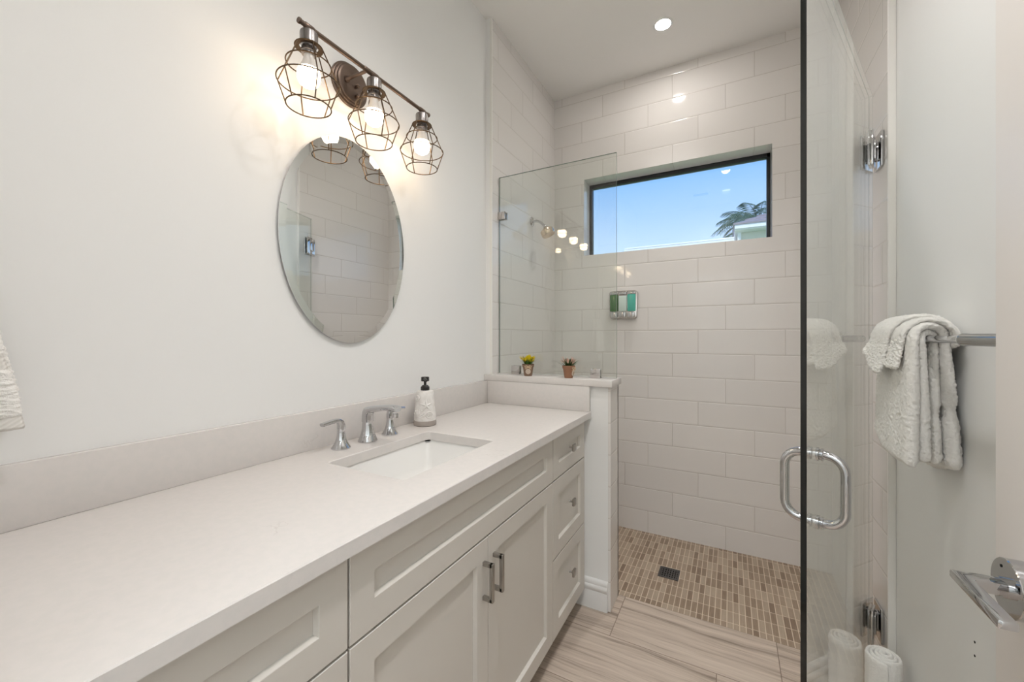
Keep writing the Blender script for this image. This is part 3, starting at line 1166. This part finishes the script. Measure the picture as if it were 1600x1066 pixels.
t = thing('shower_door', 'clear glass shower door with dark edge standing open', 'shower door', (H0.x, H0.y, 0))
b = new(); dbox(b, .004, DL, -.0055, .0055, .012, 2.148)
bmesh.ops.recalc_face_normals(b, faces=b.faces[:])
bmesh.ops.bevel(b, geom=b.edges[:], offset=.0011, segments=1, affect='EDGES')
bmesh.ops.recalc_face_normals(b, faces=b.faces[:])
for f in b.faces:
    q = max(abs(f.normal.dot(nn)), abs(f.normal.z), abs(f.normal.dot(dd)))
    f.material_index = 1 if f.normal.dot(dd) > .5 else (0 if q > .95 else 2)
obj('glass', b, [M['glass'], M['gedge'], M['gedgel']], t, smooth=False)
b = new()
s_at = DL - .089
zt, zb = 1.008, .857
for sg in (-1, 1):
    path = [loc(s_at, sg * .004, zt)]
    for c0, a0 in ((zt - .034, 90), (zb + .034, 0)):
        for k in range(7):
            a = radians(a0 - 15 * k)
            path.append(loc(s_at, sg * (.0215 + .034 * cos(a)), c0 + .034 * sin(a)))
    path.append(loc(s_at, sg * .004, zb))
    tube(b, path, .0095, 18)
    for z in (zt, zb):
        lathe(b, [(.0095, .0055), (.0150, .0058), (.0150, .010), (.012, .0115), (.012, .0125), (.0135, .0135), (.0135, .0175), (.0100, .0185)], loc(s_at, 0, z), nn * sg, 24)
obj('pull_handle', b, M['chrome'], t)
for zc in (1.942, .235):
    b = new()
    dbox(b, .012, .066, .006, .0135, zc - .062, zc + .062, .0015)
    dbox(b, .012, .066, -.0135, -.006, zc - .062, zc + .062, .0015)
    dbox(b, -.004, .036, .008, .0175, zc - .034, zc + .034, .002)
    dbox(b, -.004, .036, -.0175, -.008, zc - .034, zc + .034, .002)
    hg = obj('hinge', b, M['chrome'], t)
    b = new()
    box(b, TR - .009, TR - .0005, 1.880, 1.960, zc - .062, zc + .062, .0015)
    tube(b, [(H0.x + .002, H0.y, zc - .034), (H0.x + .002, H0.y, zc + .034)], .012, 18)
    box(b, H0.x, TR - .008, H0.y - .011, H0.y + .011, zc - .034, zc + .034, .0015)
    obj('hinge_wall_plate', b, M['chrome'], hg)

# ------------------------------------------------------------------ towel bar and towels
BXX, BZ = .430, 1.262
t = thing('towel_bar', 'chrome towel bar on the right wall holding white towels', 'towel bar', (XR, 1.38, BZ))
b = new(); tube(b, [(BXX, 1.045, BZ), (BXX, 1.78, BZ)], .0085, 20); obj('bar', b, M['chrome'], t)
for y0, y1 in ((1.19, 1.035), (1.66, 1.795)):
    b = new()
    s = 1 if y1 > y0 else -1
    Lh = abs(y1 - y0)
    lathe(b, [(.0088, 0), (.0125, .001), (.0140, .004), (.0140, .009), (.0125, .012), (.0122, Lh - .002), (.0115, Lh)], (BXX, y0, BZ), (0, s, 0), 24)
    ym = y1 - s * .02
    lathe(b, [(.0105, .0), (.0105, XR - BXX - .012), (.024, XR - BXX - .010), (.025, XR - BXX - .001)], (BXX, ym, BZ), (1, 0, 0), 24)
    obj('bracket', b, M['chrome'], t)


def sheet(b, C, T):
    """closed padded sheet from a grid C[i][j] of centre points and thickness T[i]"""
    ns, ny = len(C), len(C[0])
    nrm = [[None] * ny for _ in range(ns)]
    for i in range(ns):
        for j in range(ny):
            a = C[min(i + 1, ns - 1)][j] - C[max(i - 1, 0)][j]
            c = C[i][min(j + 1, ny - 1)] - C[i][max(j - 1, 0)]
            nrm[i][j] = a.cross(c).normalized()
    A = [[b.verts.new(C[i][j] + nrm[i][j] * T[i] / 2) for j in range(ny)] for i in range(ns)]
    B = [[b.verts.new(C[i][j] - nrm[i][j] * T[i] / 2) for j in range(ny)] for i in range(ns)]
    for i in range(ns - 1):
        for j in range(ny - 1):
            b.faces.new((A[i][j], A[i + 1][j], A[i + 1][j + 1], A[i][j + 1]))
            b.faces.new((B[i][j], B[i][j + 1], B[i + 1][j + 1], B[i + 1][j]))
    border = [(i, 0) for i in range(ns)] + [(ns - 1, j) for j in range(1, ny)] + [(i, ny - 1) for i in range(ns - 2, -1, -1)] + [(0, j) for j in range(ny - 2, 0, -1)]
    E = {}
    for (i, j) in border:
        d = Vector((0, 0, 0))
        if j == 0: d += (C[i][0] - C[i][1]).normalized()
        if j == ny - 1: d += (C[i][-1] - C[i][-2]).normalized()
        if i == 0: d += (C[0][j] - C[1][j]).normalized()
        if i == ns - 1: d += (C[-1][j] - C[-2][j]).normalized()
        d.normalize()
        E[(i, j)] = b.verts.new(C[i][j] + d * T[i] * .5)
    m = len(border)
    for k in range(m):
        p, q = border[k], border[(k + 1) % m]
        b.faces.new((A[p[0]][p[1]], A[q[0]][q[1]], E[q], E[p]))
        b.faces.new((B[p[0]][p[1]], E[p], E[q], B[q[0]][q[1]]))


CL = bpy.data.textures.new('terry_loops', 'CLOUDS')
CL.noise_scale = .005
CL.noise_depth = 1


def fuzz(o, k=.0065, lv=2):
    s = o.modifiers.new('soft', 'SUBSURF'); s.levels = lv; s.render_levels = lv
    d_ = o.modifiers.new('loops', 'DISPLACE'); d_.texture = CL; d_.strength = k; d_.mid_level = .5; d_.texture_coords = 'GLOBAL'
    return o


def lerp(a, b_, s):
    return a + (b_ - a) * s


def drape(b, r, thick, y0f, y1f, y0b, y1b, zf, zb, xf, xb, wob, seed, band=None, ny=28, grow=1.0):
    """towel layer over the bar: front half hangs to zf ending at x=xf, back half to zb ending at x=xb"""
    R = random.Random(seed)
    ph = R.uniform(0, 6)
    path = []           # (x, z, side, s)
    nF = 26
    for k in range(nF):
        s = 1 - k / nF
        path.append((lerp(BXX - r, xf, s ** 1.15), lerp(BZ, zf, s), -1, s))
    for k in range(13):
        a = pi - pi * k / 12
        path.append((BXX + r * cos(a), BZ + r * sin(a), 0, k / 12))
    for k in range(1, nF + 1):
        s = k / nF
        path.append((lerp(BXX + r, xb, s ** .8), lerp(BZ, zb, s), 1, s))
    C, T = [], []
    for x, z, sd, s in path:
        row = []
        if sd < 0: m = 0.0
        elif sd > 0: m = 1.0
        else: m = s
        ya, yb_ = lerp(y0f, y0b, m), lerp(y1f, y1b, m)
        for j in range(ny):
            f = j / (ny - 1)
            amp = wob * (s if sd else 0)
            y = lerp(ya, yb_, f)
            dx = amp * (sin(f * 7 + ph) * .6 + .4 * sin(f * 15 + ph * 2 + s * 3))
            dz = 0.0
            if sd: dz = s * .012 * sin(f * 4 + ph) + (s * f * .05 if sd < 0 else 0)
            row.append(Vector((x + dx, y, z + dz)))
        C.append(row)
        t_ = thick * (1.0 if not sd else lerp(1.0, grow, min(1, s * 2.2)))
        if band and sd > 0 and band[0] < z < band[1]:
            t_ *= .66
        T.append(t_)
    sheet(b, C, T)


t = thing('bath_towel', 'white terry bath towel folded lengthwise over the right wall towel bar', 'towel', (BXX, 1.45, BZ))
b = new()
drape(b, .0175, .0165, 1.345, 1.555, 1.385, 1.56, .955, .945, .417, .449, .003, 3, (1.054, 1.090), grow=1.6)
fuzz(obj('inner_fold', b, M['terry'], t, ang=180))
b = new()
drape(b, .0345, .0170, 1.330, 1.560, 1.375, 1.56, .945, .940, .3865, .4795, .004, 7, (1.054, 1.090), grow=1.65)
fuzz(obj('outer_fold', b, M['terry'], t, ang=180))

t = thing('hand_towel', 'white hand towel draped on top of the folded bath towel', 'towel', (BXX, 1.47, BZ + .05))
for k, (r, th, zf, zb, xf, xb, y0) in enumerate(((.0490, .0115, 1.185, 1.245, .3675, .4800, 1.355), (.0600, .0105, 1.170, 1.256, .352, .4905, 1.372))):
    b = new()
    drape(b, r, th, y0 + .05 * k, 1.545 + .012 * k, y0, 1.56, zf, zb, xf, xb, .003, 11 + k)
    fuzz(obj('towel_fold', b, M['terry'], t, ang=180))

# rolled towel on the floor by the door hinge
b = new()
rx, ry, rh = .436, 1.705, .246
C, T = [], []
turns = 3.6
nsp = 120
for k in range(nsp):
    a = 2 * pi * turns * k / nsp
    r = .006 + .040 * k / nsp
    C.append([Vector((rx + r * cos(a + 1.0), ry + r * sin(a + 1.0), z)) for z in [.0075 + (rh - .012 + .010 * (1 - k / nsp)) * q / 10 for q in range(11)]])
    T.append(.0115)
sheet(b, C, T)
tag(fuzz(obj('rolled_towel', b, M['terry'], ang=180), .004, 1), 'rolled white towel standing on the floor beside the glass door', 'towel')

# towel at the left picture edge with its ring
TX = XL
t = thing('towel_ring', 'chrome ring on the left wall holding the towel at the left edge', 'towel ring', (TX, .085, 1.50))
b = new(); lathe(b, [(.024, 0), (.024, .006), (.010, .009), (.009, .052)], (TX, .085, 1.56), (1, 0, 0), 24); obj('post', b, M['chrome'], t)
b = new(); tube(b, [(TX + .050, .085 + .075 * cos(2 * pi * k / 40), 1.490 + .072 * sin(2 * pi * k / 40)) for k in range(40)], .005, 10, closed=True); obj('ring', b, M['chrome'], t)


def ringtowel(b, side, zbot, dt, z_from, z_to, thick, half=None):
    C, T = [], []
    n_ = 34
    for k in range(n_):
        z = lerp(z_from, z_to, k / (n_ - 1))
        s = (1.42 - z) / (1.42 - zbot)
        hwid = lerp(.055, .122, max(0, s) ** .8)
        row = []
        for j in range(17):
            f = j / 16 * 2 - 1
            row.append(Vector((TX + .050 + side * (.012 + .010 * max(0, s)) + .006 * sin(f * 6 + s * 2 + dt), .085 + f * hwid + dt * .01, z)))
        C.append(row)
        T.append(thick)
    sheet(b, C, T)


t = thing('hand_towel', 'white hand towel hanging from the ring at the left picture edge', 'towel', (TX + .05, .085, 1.42))
b = new(); ringtowel(b, 1, 1.10, 0, 1.43, 1.236, .017); fuzz(obj('terry_body', b, M['terry'], t, ang=180))
b = new(); ringtowel(b, 1, 1.10, 0, 1.238, 1.206, .009); obj('woven_band', b, M['band'], t, ang=180)
b = new(); ringtowel(b, 1, 1.10, 0, 1.208, 1.134, .019); fuzz(obj('terry_end', b, M['terry'], t, ang=180))
b = new(); ringtowel(b, 1, 1.10, 0, 1.136, 1.112, .010); obj('hem', b, M['band'], t, ang=180)
b = new(); ringtowel(b, -1, 1.14, .5, 1.43, 1.15, .014); fuzz(obj('back_fold', b, M['terry'], t, ang=180))

# ------------------------------------------------------------------ entry door leaf, swung open along the right wall
b = new(); box(b, .370, .408, .020, .927, .010, 2.040, .0015)
dl = struct('door_1', b, M['doorp'], 'white room door swung open at the right picture edge', 'door', smooth=True)
ly_, lz_ = .8485, .906
b = new(); lathe(b, [(.0405, 0), (.0405, .0195), (.0395, .0205), (0, .0205)], (.370, ly_, lz_), (-1, 0, 0), 48)
ros = obj('rosette', b, M['chrome'], dl)
b = new(); lathe(b, [(.0022, 0), (.0022, .0007), (0, .0007)], (.3495, ly_ + .012, lz_ + .026), (-1, 0, 0), 10); obj('set_screw', b, M['void'], ros)
b = new()
tube(b, [(.352, ly_, lz_), (.322, ly_ - .001, lz_), (.312, ly_ - .002, lz_ + .002), (.304, ly_ - .003, lz_ + .005)], [.0122, .0122, .0105, .0062], 24)
lathe(b, [(.0145, 0), (.0145, .008)], (.350, ly_, lz_), (-1, 0, 0), 24)
prism(b, [(.2900, .722), (.3095, .722), (.3095, .828), (.3450, .828), (.3450, .8475), (.2900, .8475)], 2, lz_ + .0010, lz_ + .0125, .0026)
obj('lever', b, M['chrome'], dl, ang=30)

# ------------------------------------------------------------------ outside the window
b = new(); box(b, -30, 30, 2.9, 60, -.4, -.2)
struct('ground', b, M['lawn'], 'green lawn outside below the window', 'ground')
t = thing('house', 'pale stucco house corner with grey roof seen through the window', 'house', (2.6, 16.5, 0))
b = new(); box(b, .24, 6.0, 14.4, 19.0, 0, 4.60); obj('wall', b, M['stucco'], t, smooth=False)
b = new(); box(b, .20, .30, 14.33, 14.42, 0, 4.60); box(b, .20, 6.0, 14.0, 14.40, 4.52, 4.585); box(b, .12, .20, 14.0, 19.3, 4.52, 4.66); box(b, .12, 6.2, 13.93, 14.0, 4.55, 4.69)
obj('fascia', b, M['fascia'], t, smooth=False)
b = new()
for k in range(9):
    f0, f1 = k / 9, (k + 1) / 9
    x0, y0, z0 = .08 + 2.9 * f0, 13.9 + 2.6 * f0, 4.69 + 1.35 * f0
    q = [(x0, y0), (6.2, y0), (6.2, 19.4 - 2.6 * f0), (x0, 19.4 - 2.6 * f0)]
    x1, y1, z1 = .08 + 2.9 * f1 + .02, 13.9 + 2.6 * f1 + .02, 4.69 + 1.35 * f1
    p = [(x1, y1), (6.2, y1), (6.2, 19.4 - 2.6 * f1), (x1, 19.4 - 2.6 * f1)]
    va = [b.verts.new((u, v, z0 - .02)) for u, v in q]
    vb = [b.verts.new((u, v, z0 + .03)) for u, v in q]
    vc = [b.verts.new((u, v, z1 + .0)) for u, v in p]
    for i in range(4):
        j = (i + 1) % 4
        b.faces.new((va[i], va[j], vb[j], vb[i]))
        b.faces.new((vb[i], vb[j], vc[j], vc[i]))
    b.faces.new(va[::-1]); b.faces.new(vc)
obj('roof', b, M['roof'], t, smooth=False)
t = thing('house', 'long white flat roof edge seen left of the stucco house', 'house', (-1.2, 15.5, 0))
b = new(); box(b, -3.2, .12, 14.6, 16.5, 0, 4.38); obj('wall', b, M['stucco'], t, smooth=False)
b = new(); box(b, -3.3, .115, 14.45, 14.6, 4.30, 4.37); box(b, -3.3, .115, 14.5, 16.6, 4.395, 4.44); obj('fascia', b, M['fascia'], t, smooth=False)

R = random.Random(5)
PX, PY, PZ = 1.12, 21.0, 6.05
t = thing('palm_tree', 'feathery green palm tree behind the stucco house outside the window', 'tree', (PX, PY, 0))
b = new(); tube(b, [(PX + .2, PY, 0), (PX + .08, PY, 3), (PX, PY, PZ)], [.22, .17, .15], 14); obj('trunk', b, M['trunk'], t)
for k in range(36):
    a = 2 * pi * k / 36 + R.uniform(-.12, .12)
    el = [1.2, .8, .35, 1.0][k % 4] + R.uniform(-.1, .1)
    L = R.uniform(2.0, 2.5)
    b = new()
    pts = []
    p = Vector((PX, PY, PZ)); ang = el
    for s in range(13):
        pts.append(p.copy())
        p = p + Vector((cos(a) * cos(ang), sin(a) * cos(ang), sin(ang))) * (L / 12)
        ang -= .15
    tube(b, pts, [.022 - .0015 * i for i in range(13)], 6)
    sd = Vector((-sin(a), cos(a), 0))
    for i in range(1, 13):
        for fr in (0, .5):
            q = pts[i - 1].lerp(pts[i], fr)
            d = (pts[i] - pts[i - 1]).normalized()
            ll = .50 * sin(pi * min(.97, (i + fr) / 13.2)) ** .6 + .06
            for s in (-1, 1):
                v = (sd * s * .75 + d * .65 + Vector((0, 0, -.35))).normalized()
                m1 = q + v * ll * .5; tip = q + v * ll + Vector((0, 0, -.10 * ll))
                w_ = d * .017
                up_ = Vector((0, 0, .006))
                vs = [b.verts.new(q - w_ * .5), b.verts.new(q + w_ * .5), b.verts.new(m1 + w_), b.verts.new(tip), b.verts.new(m1 - w_)]
                v2 = [b.verts.new(x_.co + up_) for x_ in vs]
                b.faces.new(vs[::-1]); b.faces.new(v2)
                for i2 in range(5):
                    j2 = (i2 + 1) % 5
                    b.faces.new((vs[i2], vs[j2], v2[j2], v2[i2]))
    obj('frond', b, M['palm'], t, smooth=False)
